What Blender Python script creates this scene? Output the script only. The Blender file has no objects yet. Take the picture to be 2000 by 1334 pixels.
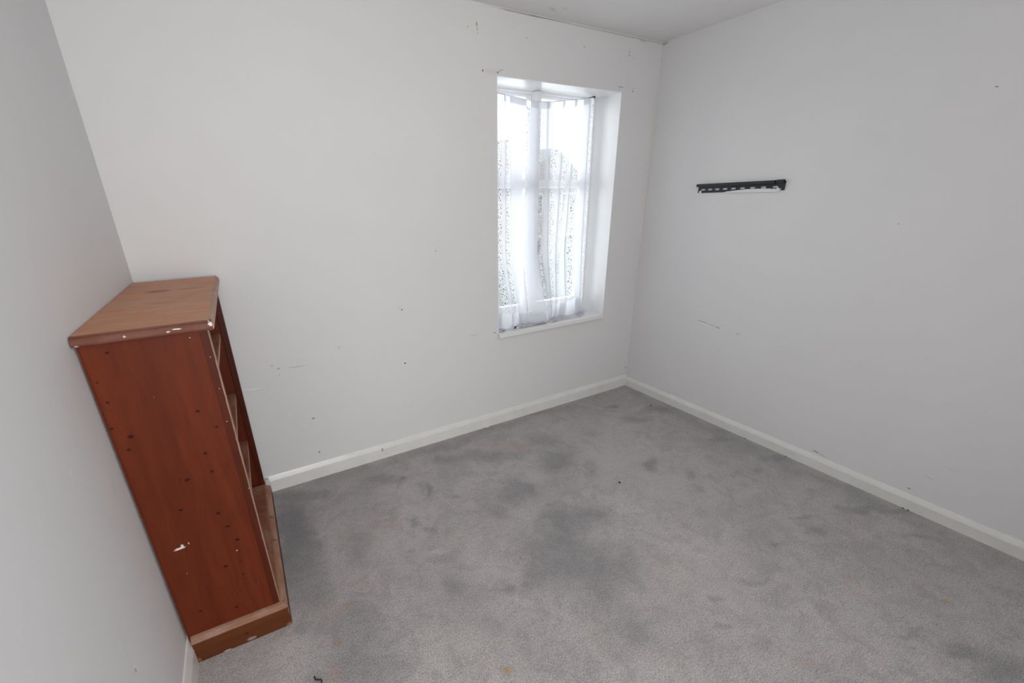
import bpy, bmesh, math, random
import numpy as np
from mathutils import Vector, Matrix, noise
random.seed(7)
S = bpy.context.scene
COL = S.collection

# ------------------------------------------------------------------ camera, world, lights, exposure
cam_d = bpy.data.cameras.new('camera'); cam = bpy.data.objects.new('camera', cam_d); COL.objects.link(cam)
R_ = (0.86183925, -0.5069105, -0.01657862); U_ = (0.2018223, 0.3127794, 0.9281362); F_ = (0.46529654, 0.80325014, -0.3718714)
cam.matrix_world = Matrix(((R_[0], U_[0], -F_[0], -2.73900), (R_[1], U_[1], -F_[1], -2.35497), (R_[2], U_[2], -F_[2], 1.49963), (0, 0, 0, 1)))
cam_d.sensor_width = 36.0; cam_d.lens = 15.4367; cam_d.shift_x = 0.026966; cam_d.shift_y = 0.029803
cam_d.clip_start = 0.02; cam_d.clip_end = 300
S.camera = cam

S.view_settings.view_transform = 'Standard'; S.view_settings.look = 'None'
S.view_settings.exposure = 0.07; S.view_settings.gamma = 1.0; S.view_settings.use_curve_mapping = False

world = bpy.data.worlds.new('overcast_sky'); S.world = world; world.use_nodes = True
bg = world.node_tree.nodes['Background']
bg.inputs['Color'].default_value = (0.93, 0.96, 1.0, 1); bg.inputs['Strength'].default_value = 1.7

def area(name, loc, rot, sx, sy, power, color=(1, 1, 1)):
    d = bpy.data.lights.new(name, 'AREA'); d.shape = 'RECTANGLE'; d.size = sx; d.size_y = sy
    d.energy = power; d.color = color
    o = bpy.data.objects.new(name, d); COL.objects.link(o); o.location = loc; o.rotation_euler = rot
    return o
# added area light behind the camera; an added doorway limits its spread
area('added_fill_area', (-2.52, -4.08, 1.50), (math.radians(90), 0, 0), 1.15, 1.1, 52, (0.985, 0.987, 1.0))
# added unseen point light above and behind the camera, lifts the ambient; no fixture
pl = bpy.data.lights.new('added_fill_point', 'POINT'); pl.energy = 12.5; pl.shadow_soft_size = 0.16; pl.color = (1.0, 0.985, 0.965)
po = bpy.data.objects.new('added_fill_point', pl); COL.objects.link(po); po.location = (-2.25, -2.55, 2.12)
# daylight arriving at the netted window
area('daylight_front_window', (-0.80, 0.60, 1.45), (math.radians(-90), 0, 0), 1.6, 1.8, 43, (0.93, 0.96, 1.0))

# ------------------------------------------------------------------ helpers
def tag(o, label=None, cat=None, group=None, kind=None):
    if label: o['label'] = label
    if cat: o['category'] = cat
    if group: o['group'] = group
    if kind: o['kind'] = kind
    return o
def obj(name, bm, mat, parent=None, smooth=False, bevel=0.0, seg=2):
    me = bpy.data.meshes.new(name)
    bmesh.ops.recalc_face_normals(bm, faces=bm.faces[:])
    bm.to_mesh(me); bm.free()
    if mat: me.materials.append(mat)
    if smooth:
        for p in me.polygons: p.use_smooth = True
    o = bpy.data.objects.new(name, me); COL.objects.link(o)
    if parent: o.parent = parent
    if bevel:
        m = o.modifiers.new('bevel', 'BEVEL'); m.width = bevel; m.segments = seg; m.limit_method = 'ANGLE'; m.angle_limit = math.radians(40)
    return o
def empty(name, loc=(0, 0, 0), rot=(0, 0, 0)):
    o = bpy.data.objects.new(name, None); COL.objects.link(o); o.location = loc; o.rotation_euler = rot
    o.empty_display_size = 0.1
    return o
def box(bm, x0, x1, y0, y1, z0, z1):
    vs = [bm.verts.new((x, y, z)) for x in (x0, x1) for y in (y0, y1) for z in (z0, z1)]
    for f in ((0, 1, 3, 2), (4, 6, 7, 5), (0, 4, 5, 1), (2, 3, 7, 6), (0, 2, 6, 4), (1, 5, 7, 3)):
        bm.faces.new([vs[i] for i in f])
    return vs
def B(*a):
    bm = bmesh.new(); box(bm, *a); return bm
def extrude_profile(bm, prof, p0, p1, out, up=(0, 0, 1)):
    """profile points (o, u) swept from p0 to p1"""
    p0, p1, out, up = Vector(p0), Vector(p1), Vector(out), Vector(up)
    a = [bm.verts.new(p0 + out * o + up * u) for o, u in prof]
    b = [bm.verts.new(p1 + out * o + up * u) for o, u in prof]
    n = len(prof)
    for i in range(n):
        bm.faces.new((a[i], a[(i + 1) % n], b[(i + 1) % n], b[i]))
    bm.faces.new(a); bm.faces.new(b[::-1])
def cyl(bm, c, r, h, axis='z', n=20, r2=None):
    r2 = r if r2 is None else r2
    rot = {'z': Matrix(), 'x': Matrix.Rotation(math.pi / 2, 4, 'Y'), 'y': Matrix.Rotation(math.pi / 2, 4, 'X')}[axis]
    bmesh.ops.create_cone(bm, cap_ends=True, segments=n, radius1=r, radius2=r2, depth=h, matrix=Matrix.Translation(c) @ rot)

# ------------------------------------------------------------------ material helpers
class NT:
    def __init__(s, name):
        s.m = bpy.data.materials.new(name); s.m.use_nodes = True
        s.n = s.m.node_tree.nodes; s.l = s.m.node_tree.links
        s.b = s.n['Principled BSDF']; s.out = s.n['Material Output']
    def new(s, t, **kw):
        n = s.n.new(t)
        for k, v in kw.items(): setattr(n, k, v)
        return n
    def link(s, a, b): s.l.new(a, b)
    def coord(s, which='Object'): return s.new('ShaderNodeTexCoord').outputs[which]
    def mapping(s, v, loc=(0, 0, 0), rot=(0, 0, 0), scale=(1, 1, 1), kind='POINT'):
        m = s.new('ShaderNodeMapping', vector_type=kind); s.link(v, m.inputs['Vector'])
        m.inputs['Location'].default_value = loc; m.inputs['Rotation'].default_value = rot; m.inputs['Scale'].default_value = scale
        return m.outputs['Vector']
    def noise(s, v, scale, detail=3, rough=0.5, dist=0.0, out='Fac'):
        n = s.new('ShaderNodeTexNoise'); s.link(v, n.inputs['Vector'])
        n.inputs['Scale'].default_value = scale; n.inputs['Detail'].default_value = detail
        n.inputs['Roughness'].default_value = rough; n.inputs['Distortion'].default_value = dist
        return n.outputs[0 if out == 'Fac' else 1]
    def rng(s, v, a, b, c=0.0, d=1.0, smooth=False):
        n = s.new('ShaderNodeMapRange'); s.link(v, n.inputs['Value'])
        if smooth: n.interpolation_type = 'SMOOTHSTEP'
        for k, x in zip(('From Min', 'From Max', 'To Min', 'To Max'), (a, b, c, d)): n.inputs[k].default_value = x
        return n.outputs['Result']
    def math(s, op, a, b=None):
        n = s.new('ShaderNodeMath', operation=op)
        for i, x in enumerate((a, b)):
            if x is None: continue
            if isinstance(x, (int, float)): n.inputs[i].default_value = x
            else: s.link(x, n.inputs[i])
        return n.outputs[0]
    def mix(s, fac, a, b, blend='MIX'):
        n = s.new('ShaderNodeMix', data_type='RGBA', blend_type=blend)
        for i, x in ((0, fac), (6, a), (7, b)):
            if isinstance(x, (int, float)): n.inputs[i].default_value = x
            elif isinstance(x, tuple): n.inputs[i].default_value = (x[0], x[1], x[2], 1)
            else: s.link(x, n.inputs[i])
        return n.outputs[2]
    def bump(s, h, strength, dist):
        n = s.new('ShaderNodeBump'); s.link(h, n.inputs['Height'])
        n.inputs['Strength'].default_value = strength; n.inputs['Distance'].default_value = dist
        s.link(n.outputs[0], s.b.inputs['Normal'])
    def blob(s, v, loc, rad, rot=(0, 0, 0), soft=0.6):
        """mask of an ellipsoid mark: 1 inside, 0 outside"""
        m = s.mapping(v, loc, rot, rad, 'TEXTURE')
        n = s.new('ShaderNodeVectorMath', operation='LENGTH'); s.link(m, n.inputs[0])
        return s.rng(n.outputs['Value'], 1.0, 1.0 - soft, 0, 1, True)
    def wobble(s, v, scale, amount):
        c = s.noise(v, scale, 3, 0.6, out='Color')
        a = s.new('ShaderNodeVectorMath', operation='SUBTRACT'); s.link(c, a.inputs[0]); a.inputs[1].default_value = (0.5, 0.5, 0.5)
        b = s.new('ShaderNodeVectorMath', operation='SCALE'); s.link(a.outputs[0], b.inputs[0]); b.inputs['Scale'].default_value = amount
        d = s.new('ShaderNodeVectorMath', operation='ADD'); s.link(v, d.inputs[0]); s.link(b.outputs[0], d.inputs[1])
        return d.outputs[0]
    def color(s, c):
        if isinstance(c, tuple): s.b.inputs['Base Color'].default_value = (c[0], c[1], c[2], 1)
        else: s.link(c, s.b.inputs['Base Color'])
    def rough(s, r):
        if isinstance(r, (int, float)): s.b.inputs['Roughness'].default_value = r
        else: s.link(r, s.b.inputs['Roughness'])

def flat(name, c, rough=0.5, metal=0.0, spec=0.5, nz=0.0, nscale=20):
    t = NT(name)
    if nz:
        f = t.noise(t.coord(), nscale, 4)
        t.color(t.mix(f, tuple(x * (1 - nz) for x in c), tuple(min(1, x * (1 + nz)) for x in c)))
    else: t.color(c)
    t.rough(rough); t.b.inputs['Metallic'].default_value = metal; t.b.inputs['Specular IOR Level'].default_value = spec
    return t.m

def wall_paint(name, base, marks, bump=0.12):
    """matt emulsion; marks: (loc, radii, rot, colour, strength, soft)"""
    t = NT(name); co = t.coord()
    big = t.noise(co, 1.3, 4, 0.6)
    c = t.mix(t.rng(big, 0.3, 0.7), tuple(x * 0.975 for x in base), tuple(min(1, x * 1.015) for x in base))
    sm = t.noise(co, 11, 3, 0.6)
    c = t.mix(t.rng(sm, 0.62, 0.8, 0, 0.05), c, (0.45, 0.42, 0.40))
    wv = t.wobble(co, 160, 0.006)
    for loc, rad, rot, colr, st, soft in marks:
        c = t.mix(t.math('MULTIPLY', t.blob(wv, loc, rad, rot, soft), st), c, colr)
    t.color(c); t.rough(0.62); t.b.inputs['Specular IOR Level'].default_value = 0.25
    h = t.math('ADD', t.noise(co, 260, 2, 0.5), t.math('MULTIPLY', t.noise(co, 14, 3), 2.5))
    t.bump(h, bump, 0.0012)
    return t.m

DK = (0.05, 0.04, 0.04); BR = (0.25, 0.17, 0.11); GY = (0.33, 0.31, 0.29); CR = (0.62, 0.56, 0.42); WH = (0.93, 0.93, 0.92); PK = (0.62, 0.50, 0.48)
def mk(axis, a, z, ra, rz, rot=0.0, c=DK, st=0.9, soft=0.6):
    if axis == 'y': return ((a, 0, z), (ra, 0.03, rz), (0, rot, 0), c, st, soft)
    return ((0, a, z), (0.03, ra, rz), (rot, 0, 0), c, st, soft)
back_marks = [
 mk('y', -1.3517, 2.1121, .0055, .006), mk('y', -1.2596, 2.113, .006, .0055), mk('y', -1.240, 2.124, .020, .004, -.4, GY, .6), mk('y', -1.300, 2.113, .07, .022, 0, PK, .28, .9),
 mk('y', -1.3845, 2.309, .005, .011, 0, BR, .8), mk('y', -1.3825, 2.300, .012, .02, 0, CR, .4), mk('y', -1.3812, 2.286, .004, .005, 0, BR, .7), mk('y', -1.379, 2.272, .004, .006, 0, GY, .5), mk('y', -1.4372, 2.290, .004, .005, 0, BR, .6),
 mk('y', -1.0724, 2.2895, .0045, .005, 0, GY, .8), mk('y', -.6631, 2.2966, .006, .006, 0, BR, .5), mk('y', -.2946, 2.3138, .006, .006, 0, BR, .7), mk('y', -.2923, 2.2981, .006, .007, 0, BR, .7), mk('y', -.2591, 2.2884, .004, .005, 0, GY, .6),
 mk('y', -.3439, 2.1247, .030, .005, .05, GY, .75), mk('y', -.352, 2.108, .008, .004, 0, GY, .6), mk('y', -.2322, 2.110, .006, .008, 0, BR, .85), mk('y', -.234, 2.127, .005, .005, 0, BR, .5),
 mk('y', -1.6796, 1.2158, .007, .005, 0, GY, .7), mk('y', -1.72, 1.252, .010, .002, .5, GY, .35), mk('y', -1.9096, .9073, .006, .0055), mk('y', -1.92, .917, .02, .014, 0, PK, .25, .9),
 mk('y', -1.9196, .5856, .006, .006), mk('y', -1.923, .592, .018, .012, 0, WH, .4), mk('y', -2.2839, .7495, .009, .012, .3, CR, .6), mk('y', -2.30, .76, .006, .004, 0, GY, .4),
 mk('y', -2.4755, .3723, .009, .007, .4, BR, .8), mk('y', -2.4754, .1546, .006, .006, 0, DK, .85), mk('y', -2.5973, .6939, .009, .006, 0, GY, .7), mk('y', -2.625, .715, .010, .008, 0, GY, .35), mk('y', -2.600, .66, .005, .006, 0, GY, .35),
 mk('y', -2.5091, .6867, .050, .003, .06, GY, .6), mk('y', -2.738, .611, .055, .0035, .14, WH, .8), mk('y', -2.70, .600, .022, .002, .14, GY, .4), mk('y', -1.4493, .6806, .045, .004, .0, CR, .5), mk('y', -1.4493, .6746, .035, .002, .0, GY, .3),
 mk('y', -1.290, .668, .014, .006, .3, BR, .6), mk('y', -.018, .155, .010, .007, 0, DK, .7), mk('y', -.035, .19, .008, .03, 0, CR, .35),
 mk('y', -.012, 1.9, .012, .42, 0, CR, .22, .9), mk('y', -.43, 2.392, .75, .0035, 0, GY, .55), mk('y', -1.05, 2.394, .30, .0045, 0, GY, .6), mk('y', -.19, 2.388, .05, .010, .1, GY, .4),
]
right_marks = [
 mk('x', -.600, .681, .055, .0028, .10, BR, .8, .4), mk('x', -.668, .673, .045, .0024, .14, GY, .75, .4), mk('x', -.625, .670, .07, .010, .1, WH, .35, .8), mk('x', -.715, .668, .022, .0045, .2, BR, .7, .5), mk('x', -.851, .659, .013, .004, .1, BR, .6, .5), mk('x', -.78, .680, .05, .002, -.25, WH, .5),
 mk('x', -1.6456, 1.8624, .007, .004, .2, DK, .6), mk('x', -1.4787, 1.3489, .006, .004, 0, GY, .5), mk('x', -1.4304, .0968, .020, .004, .15, DK, .8), mk('x', -1.465, .092, .020, .003, .15, BR, .5), mk('x', -1.8485, .105, .008, .005, 0, DK, .7),
 mk('x', -.20, .118, .006, .004, 0, GY, .6), mk('x', -.43, .093, .007, .004, 0, DK, .6), mk('x', -1.96, .28, .03, .002, 0, GY, .35), mk('x', -1.9, .20, .018, .003, .2, GY, .3),
 mk('x', -.018, 2.39, .030, .010, 0, BR, .45), mk('x', -.008, 1.6, .010, .7, 0, CR, .20, .9),
]
left_marks = [((0, y, z), (.05, ra * .6, rz * .8), (-rot * .5, 0, 0), c, st * .6, .6) for y, z, ra, rz, rot, c, st in [
 (-1.2904, .440, .006, .010, .2, BR, .8), (-1.29, .447, .012, .018, 0, WH, .8), (-1.144, .626, .004, .022, .5, WH, .75), (-1.06, .70, .003, .05, .25, WH, .6), (-1.00, .79, .002, .045, .1, WH, .5), (-.976, .637, .003, .020, .2, WH, .5),
 (-1.3787, .9627, .008, .018, .6, WH, .25), (-1.193, .944, .006, .030, .7, WH, .4), (-1.31, .54, .004, .025, .2, WH, .5), (-1.13, .60, .003, .012, .1, WH, .6), (-1.02, .92, .005, .004, 0, GY, .4)]]
# boundary marks are in world metres; wall objects keep their origin at the world origin

def keep(ms): return [m for m in ms if m[4] <= .45 and max(m[1][0] if m[1][0] != .03 else 0, m[1][1] if m[1][1] != .03 else 0, m[1][2]) > .019]
def crisp(ms): return [m for m in ms if m not in keep(ms)]
def add_marks(o, marks, axis, base, plane):
    """small holes and scuffs as irregular flakes lying on the wall's surface, in the wall's own mesh"""
    me = o.data; bm = bmesh.new(); bm.from_mesh(me); slots = {}
    for q, (loc, rad, rot, colr, st, soft) in enumerate(marks):
        a0 = loc[0] if axis == 'y' else loc[1]; ra = rad[0] if axis == 'y' else rad[1]; rt = -rot[1] if axis == 'y' else rot[0]
        for lev, (sc, k) in enumerate(((.95, .35), (.72, .85))):
            key = (colr, round(st * k, 1))
            if key not in slots:
                f = st * k; slots[key] = len(me.materials); me.materials.append(flat('wall_mark', tuple(b * (1 - f) + c * f for b, c in zip(base, colr)), .6, spec=.25))
            vs = []; n = 14
            for i in range(n):
                t = 2 * math.pi * i / n; w = 1 + .38 * noise.noise(Vector((math.cos(t) * 1.3 + q, math.sin(t) * 1.3, lev * .3)))
                u, v = ra * sc * w * math.cos(t), rad[2] * sc * w * math.sin(t)
                u, v = u * math.cos(rt) - v * math.sin(rt), u * math.sin(rt) + v * math.cos(rt)
                vs.append(bm.verts.new(plane(a0 + u, loc[2] + v, .0003 + .0002 * lev)))
            fc = bm.faces.new(vs); fc.material_index = slots[key]
    bm.to_mesh(me); bm.free()
m_back = wall_paint('back_wall_paint', (0.745, 0.742, 0.738), keep(back_marks))
m_right = wall_paint('right_wall_paint', (0.765, 0.762, 0.765), keep(right_marks))
m_left = wall_paint('left_wall_paint', (0.765, 0.765, 0.77), [])
m_ceil = wall_paint('ceiling_paint', (0.87, 0.855, 0.84), [((-.98, -.10, 2.4), (.05, .02, .1), (0, 0, .5), CR, .5, .8), ((-.93, -.14, 2.4), (.02, .015, .1), (0, 0, .5), CR, .4, .8)])
m_reveal = flat('reveal_gloss_white', (0.86, 0.86, 0.86), 0.35, nz=.015, nscale=6)
m_gloss = flat('white_gloss_paint', (0.82, 0.82, 0.81), 0.28, nz=.02, nscale=9)
m_upvc = flat('white_upvc', (0.84, 0.84, 0.85), 0.3)

# skirting paint with grubby specks
def skirt_mat():
    t = NT('cream_gloss_skirting'); co = t.coord()
    n = t.noise(co, 9, 4, 0.6); c = t.mix(t.rng(n, .35, .75), (0.80, 0.795, 0.775), (0.74, 0.73, 0.70))
    wv = t.wobble(co, 120, 0.006)
    for x, y, z, r, rz, st, col in [(-2.12, -.018, .062, .007, .016, .8, BR), (-2.10, -.018, .03, .02, .004, .3, GY), (-.004, -.01, .11, .006, .03, .5, DK), (-1.0, -.018, .085, .03, .003, .2, GY),
                                    (-2.31, -.018, .09, .04, .003, .4, GY), (-.018, -1.33, .03, .02, .004, .3, GY), (-.018, -.8, .03, .02, .004, .3, GY)]:
        c = t.mix(t.math('MULTIPLY', t.blob(wv, (x, y, z), (r, r, rz)), st), c, col)
    t.color(c); t.rough(0.3)
    t.bump(t.noise(co, 45, 3), 0.15, 0.002)
    return t.m
m_skirt = skirt_mat()

# ---- carpet
BLOBS = [('D', -1.696, -1.188, 0.276, 0.223, 0.6, 0.42), ('D', -1.622, -1.4, 0.178, 0.102, 0.67, 0.35), ('D', -1.601, -0.724, 0.14, 0.127, 2.82, 0.4), ('D', -1.797, -0.777, 0.096, 0.092, 1.1, 0.3), ('D', -1.478, -1.042, 0.206, 0.124, 2.69, 0.4), ('D', -1.879, -1.243, 0.102, 0.075, 0.84, 0.25), ('D', -2.704, -0.375, 0.371, 0.104, 1.46, 0.45), ('D', -2.591, -0.139, 0.2, 0.064, 2.54, 0.4), ('D', -2.575, -1.097, 0.161, 0.112, 2.29, 0.3), ('D', -2.628, -1.223, 0.215, 0.084, 2.55, 0.35), ('D', -2.21, -0.209, 0.164, 0.067, 2.54, 0.35), ('D', -1.804, -0.246, 0.157, 0.076, 2.55, 0.35), ('D', -1.562, -0.329, 0.223, 0.079, 2.58, 0.35), ('D', -1.234, -0.6, 0.142, 0.12, 0.54, 0.4), ('D', -1.153, -0.367, 0.135, 0.101, 2.7, 0.3), ('D', -1.107, -0.774, 0.08, 0.06, 0.54, 0.5), ('L', -1.1, -0.767, 0.039, 0.031, 0.39, 0.2), ('L', -0.852, -0.772, 0.312, 0.229, 0.38, 0.3), ('L', -0.603, -0.466, 0.219, 0.15, 2.82, 0.25), ('L', -0.882, -1.116, 0.298, 0.209, -3.0, 0.25), ('D', -0.768, -0.923, 0.091, 0.05, 0.55, 0.45), ('D', -0.424, -0.489, 0.132, 0.067, 2.68, 0.35), ('D', -0.438, -0.238, 0.064, 0.049, 2.95, 0.45), ('D', -0.156, -0.468, 0.19, 0.074, 2.64, 0.4), ('D', 0.003, -0.186, 0.109, 0.058, 2.7, 0.4), ('D', -0.171, -0.967, 0.094, 0.038, 2.67, 0.35), ('D', -0.292, -1.299, 0.068, 0.033, 2.79, 0.35), ('D', -0.079, -1.287, 0.154, 0.048, 2.65, 0.35), ('D', -0.667, -1.126, 0.067, 0.04, 0.35, 0.35), ('D', -0.737, -1.233, 0.049, 0.032, 3.03, 0.3), ('D', -0.587, -1.727, 0.074, 0.029, 2.72, 0.35), ('D', -0.234, -1.74, 0.129, 0.034, 2.65, 0.4), ('D', -0.512, -1.636, 0.076, 0.022, 2.65, 0.3), ('D', -0.107, -1.841, 0.08, 0.029, 2.73, 0.3), ('D', -0.206, -1.988, 0.096, 0.025, 2.66, 0.3), ('D', -0.806, -1.67, 0.052, 0.018, 2.68, 0.3), ('D', -1.096, -1.72, 0.064, 0.018, 2.64, 0.3), ('D', -1.313, -1.692, 0.055, 0.027, 2.77, 0.3), ('D', -1.394, -1.788, 0.049, 0.02, 2.71, 0.25), ('D', -0.86, -2.159, 0.111, 0.019, 2.63, 0.3), ('D', -0.793, -2.289, 0.11, 0.034, 2.71, 0.4), ('D', -0.764, -2.368, 0.129, 0.051, 2.95, 0.45), ('D', -2.023, -0.453, 0.089, 0.02, 1.17, 0.45), ('D', -2.171, -0.669, 0.058, 0.023, 1.21, 0.45), ('D', -2.129, -0.737, 0.045, 0.024, 2.53, 0.4), ('D', -1.904, -0.599, 0.061, 0.026, 2.57, 0.35), ('D', -2.084, -0.27, 0.026, 0.02, 1.52, 0.5), ('D', -2.255, -0.831, 0.028, 0.015, 2.52, 0.4), ('D', -2.192, -1.099, 0.055, 0.035, 2.53, 0.25), ('D', -1.99, -1.236, 0.035, 0.031, 0.83, 0.35), ('D', -1.695, -1.63, 0.078, 0.049, 2.81, 0.25), ('D', -2.451, -0.651, 0.101, 0.067, 2.33, 0.25), ('D', -1.489, -1.417, 0.113, 0.062, 0.61, 0.25), ('L', -2.333, -0.742, 0.169, 0.092, 2.5, 0.25), ('L', -1.999, -1.02, 0.142, 0.137, 1.41, 0.22), ('L', -2.121, -0.601, 0.159, 0.076, 2.54, 0.2), ('L', -2.266, -1.332, 0.168, 0.067, 2.59, 0.2), ('L', -1.209, -1.588, 0.328, 0.212, 3.12, 0.15), ('L', -1.421, -0.669, 0.098, 0.086, 0.58, 0.2), ('L', -2.724, -1.1, 0.119, 0.067, 1.57, 0.2), ('P', -2.262, -0.574, 0.039, 0.031, 2.04, 0.35), ('P', -2.703, -1.209, 0.053, 0.038, 1.96, 0.4), ('P', -0.755, -1.919, 0.043, 0.021, 2.9, 0.4), ('P', -2.655, -0.946, 0.085, 0.053, 2.34, 0.22), ('P', -0.817, -1.97, 0.054, 0.016, 2.68, 0.22), ('P', -1.36, -0.313, 0.198, 0.062, 2.59, 0.2), ('P', -2.497, -0.928, 0.044, 0.029, 2.37, 0.2), ('P', -1.174, -0.817, 0.041, 0.024, 2.69, 0.35), ('P', -0.047, -0.069, 0.044, 0.03, 2.84, 0.5), ('O', -2.177, -1.509, 0.016, 0.01, 2.63, 0.7), ('O', -2.581, -0.969, 0.016, 0.012, 1.93, 0.5), ('O', -2.653, -1.107, 0.017, 0.01, 2.45, 0.4), ('O', -0.567, -2.17, 0.019, 0.008, 3.08, 0.6), ('O', -2.039, -0.877, 0.013, 0.012, 1.39, 0.45), ('O', -1.28, -2.02, 0.027, 0.013, 2.85, 0.25), ('W', -2.157, -0.902, 0.042, 0.015, 2.57, 0.3), ('R', -1.859, -1.124, 0.007, 0.006, 2.74, 0.8)]  # dark entries in the near right corner are shade put into the carpet colour
def carpet_mat():
    t = NT('grey_twist_carpet'); co = t.coord()
    base = (0.465, 0.437, 0.430)
    n1 = t.noise(co, 2.2, 5, 0.62); n2 = t.noise(co, 13, 5, 0.68, 0.6)
    c = t.mix(t.rng(n1, .3, .7), tuple(x * .86 for x in base), tuple(x * 1.13 for x in base))
    n4 = t.noise(t.mapping(co, (5, 1, 0)), 6.5, 5, 0.7, 0.8)
    c = t.mix(t.rng(n4, .50, .60, 0, .42), c, tuple(x * .68 for x in base))
    c = t.mix(t.rng(n2, .49, .62, 0, .42), c, tuple(x * .66 for x in base))
    n3 = t.noise(t.mapping(co, (3, 7, 0), (0, 0, .6), (1, 1.7, 1)), 34, 4, 0.7, 0.4)
    c = t.mix(t.rng(n3, .50, .66, 0, .36), c, tuple(x * .62 for x in base))
    tint = t.noise(t.mapping(co, (9, 2, 0)), 3.1, 4, 0.6)
    c = t.mix(t.rng(tint, .55, .75, 0, .16), c, (0.36, 0.28, 0.23))
    cols = {'D': (0.16, 0.162, 0.176), 'L': (0.53, 0.50, 0.49), 'P': (0.44, 0.29, 0.26), 'O': (0.50, 0.25, 0.06), 'W': (0.7, 0.68, 0.67), 'R': (0.55, 0.12, 0.06)}
    at = t.new('ShaderNodeAttribute', attribute_name='blotch'); c = t.mix(at.outputs['Alpha'], c, at.outputs['Color'])
    # fibre speckle
    f1 = t.noise(co, 420, 2, 0.7); f2 = t.noise(co, 170, 3, 0.75)
    sp = t.math('ADD', t.rng(f1, .25, .75, .35, 1.65), t.rng(f2, .3, .7, -.38, .38))
    cc = t.new('ShaderNodeCombineColor')
    for i in range(3): t.link(sp, cc.inputs[i])
    c = t.mix(1.0, c, cc.outputs[0], 'MULTIPLY')
    t.color(c); t.rough(1.0); t.b.inputs['Specular IOR Level'].default_value = 0.05
    t.b.inputs['Sheen Weight'].default_value = 0.25; t.b.inputs['Sheen Roughness'].default_value = .6
    t.bump(t.math('ADD', f1, t.math('MULTIPLY', f2, 1.4)), 0.6, 0.004)
    return t.m
m_carpet = carpet_mat()

# ---- pine
def pine(name, c1, c2, axis='z', marks=(), rough=0.42, worn=0.0, wornc=(0.5, 0.33, 0.25), grain=1.0):
    t = NT(name); co = t.coord()
    sc = {'z': (1, 1, .07), 'y': (1, .07, 1), 'x': (.07, 1, 1)}[axis]
    w = t.wobble(co, 2.5, 0.05)
    mp = t.mapping(w, (0.31, .17, .53), (0, 0, 0), sc)
    g = t.noise(mp, 22, 5, 0.6, 1.1); g2 = t.noise(mp, 130, 3, 0.6)
    c = t.mix(t.rng(g, .32, .68), c1, c2)
    c = t.mix(t.rng(g2, .45, .8, 0, .30 * grain), c, tuple(x * .6 for x in c1))
    blot = t.noise(co, 5, 3, 0.6)
    c = t.mix(t.rng(blot, .5, .8, 0, .30), c, tuple(x * .65 for x in c1))
    if worn:
        wn = t.noise(t.mapping(co, (2, 1, 5), (0, 0, 0), {'z': (1, 1, .3), 'y': (1, .45, 1), 'x': (.45, 1, 1)}[axis]), 14, 6, 0.7, .5)
        c = t.mix(t.rng(wn, .42, .66, 0, worn), c, wornc)
    wv = t.wobble(co, 110, 0.006)
    for loc, rad, colr, st in marks:
        c = t.mix(t.math('MULTIPLY', t.blob(wv, loc, rad, (0, 0, 0), .55), st), c, colr)
    t.color(c)
    t.rough(t.rng(g, .2, .8, rough - .06, rough + .10)); t.b.inputs['Specular IOR Level'].default_value = .22
    t.bump(t.math('ADD', g2, g), 0.10, 0.002)
    return t.m
KN = (0.010, 0.003, 0.002); PW = (0.80, 0.78, 0.74)
side_marks = [((x, 0, z), (r * 1.2, .05, r * .9), KN, .92) for x, z, r in
   [(.049, 1.135, .0055), (.014, .999, .005), (.002, .922, .006), (.035, .887, .009), (.021, .849, .007), (.205, .923, .007), (.193, .782, .008), (.129, .708, .009), (.196, .715, .008),
    (.089, .61, .008), (.112, .714, .004), (.180, .560, .008), (.195, .500, .008), (.21, .437, .009), (.156, .346, .009), (.2, .347, .0045), (.197, .288, .005), (.008, 1.059, .004), (.24, .86, .006), (.05, .20, .007), (.15, .16, .008)]]
side_marks += [((.055, 0, .473), (.020, .05, .006), PW, 1.0), ((.045, 0, .470), (.012, .05, .003), PW, 1.0), ((.062, 0, .479), (.006, .05, .010), PW, .9), ((.080, 0, .482), (.003, .05, .006), PW, .9),
               ((.237, 0, 1.145), (.003, .05, .0022), PW, 1.0), ((.200, 0, .395), (.003, .05, .003), PW, .9), ((.115, 0, .99), (.0015, .05, .002), PW, .4), ((.05, 0, .37), (.002, .05, .003), PW, .5)]
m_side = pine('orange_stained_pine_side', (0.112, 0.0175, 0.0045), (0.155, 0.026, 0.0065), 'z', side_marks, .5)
m_pine = pine('orange_stained_pine', (0.115, 0.022, 0.008), (0.16, 0.032, 0.011), 'z', [], .45)
stile_marks = [((.273, 0, z), (.0022, .05, .002), PW, .8) for z in (.98, 1.08)] + [((.27, 0, .87), (.004, .05, .0018), PW, .6), ((.28, 0, .62), (.0025, .05, .003), PW, .5)]
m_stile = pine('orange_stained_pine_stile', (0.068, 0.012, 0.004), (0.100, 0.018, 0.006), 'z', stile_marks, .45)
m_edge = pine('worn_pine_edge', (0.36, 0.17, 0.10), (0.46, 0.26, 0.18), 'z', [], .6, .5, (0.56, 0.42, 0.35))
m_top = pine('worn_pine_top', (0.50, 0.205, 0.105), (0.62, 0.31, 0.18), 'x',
             [((.29, .012, 1.19), (.007, .008, .03), PW, 1.0), ((.10, .0, 1.18), (.006, .02, .005), PW, .8), ((.215, -.0, 1.18), (.012, .03, .003), PW, .9), ((.198, 0, 1.178), (.007, .03, .003), PW, .8), ((.302, .006, 1.176), (.006, .006, .005), PW, 1.0),
              ((.11, .60, 1.19), (.05, .035, .03), (0.16, .10, .06), .75), ((.15, .35, 1.19), (.05, .02, .03), (0.22, .12, .07), .35), ((.22, .6, 1.19), (.06, .03, .03), (0.26, .12, .07), .4)], .5, .62, (0.53, 0.34, 0.25))
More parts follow.
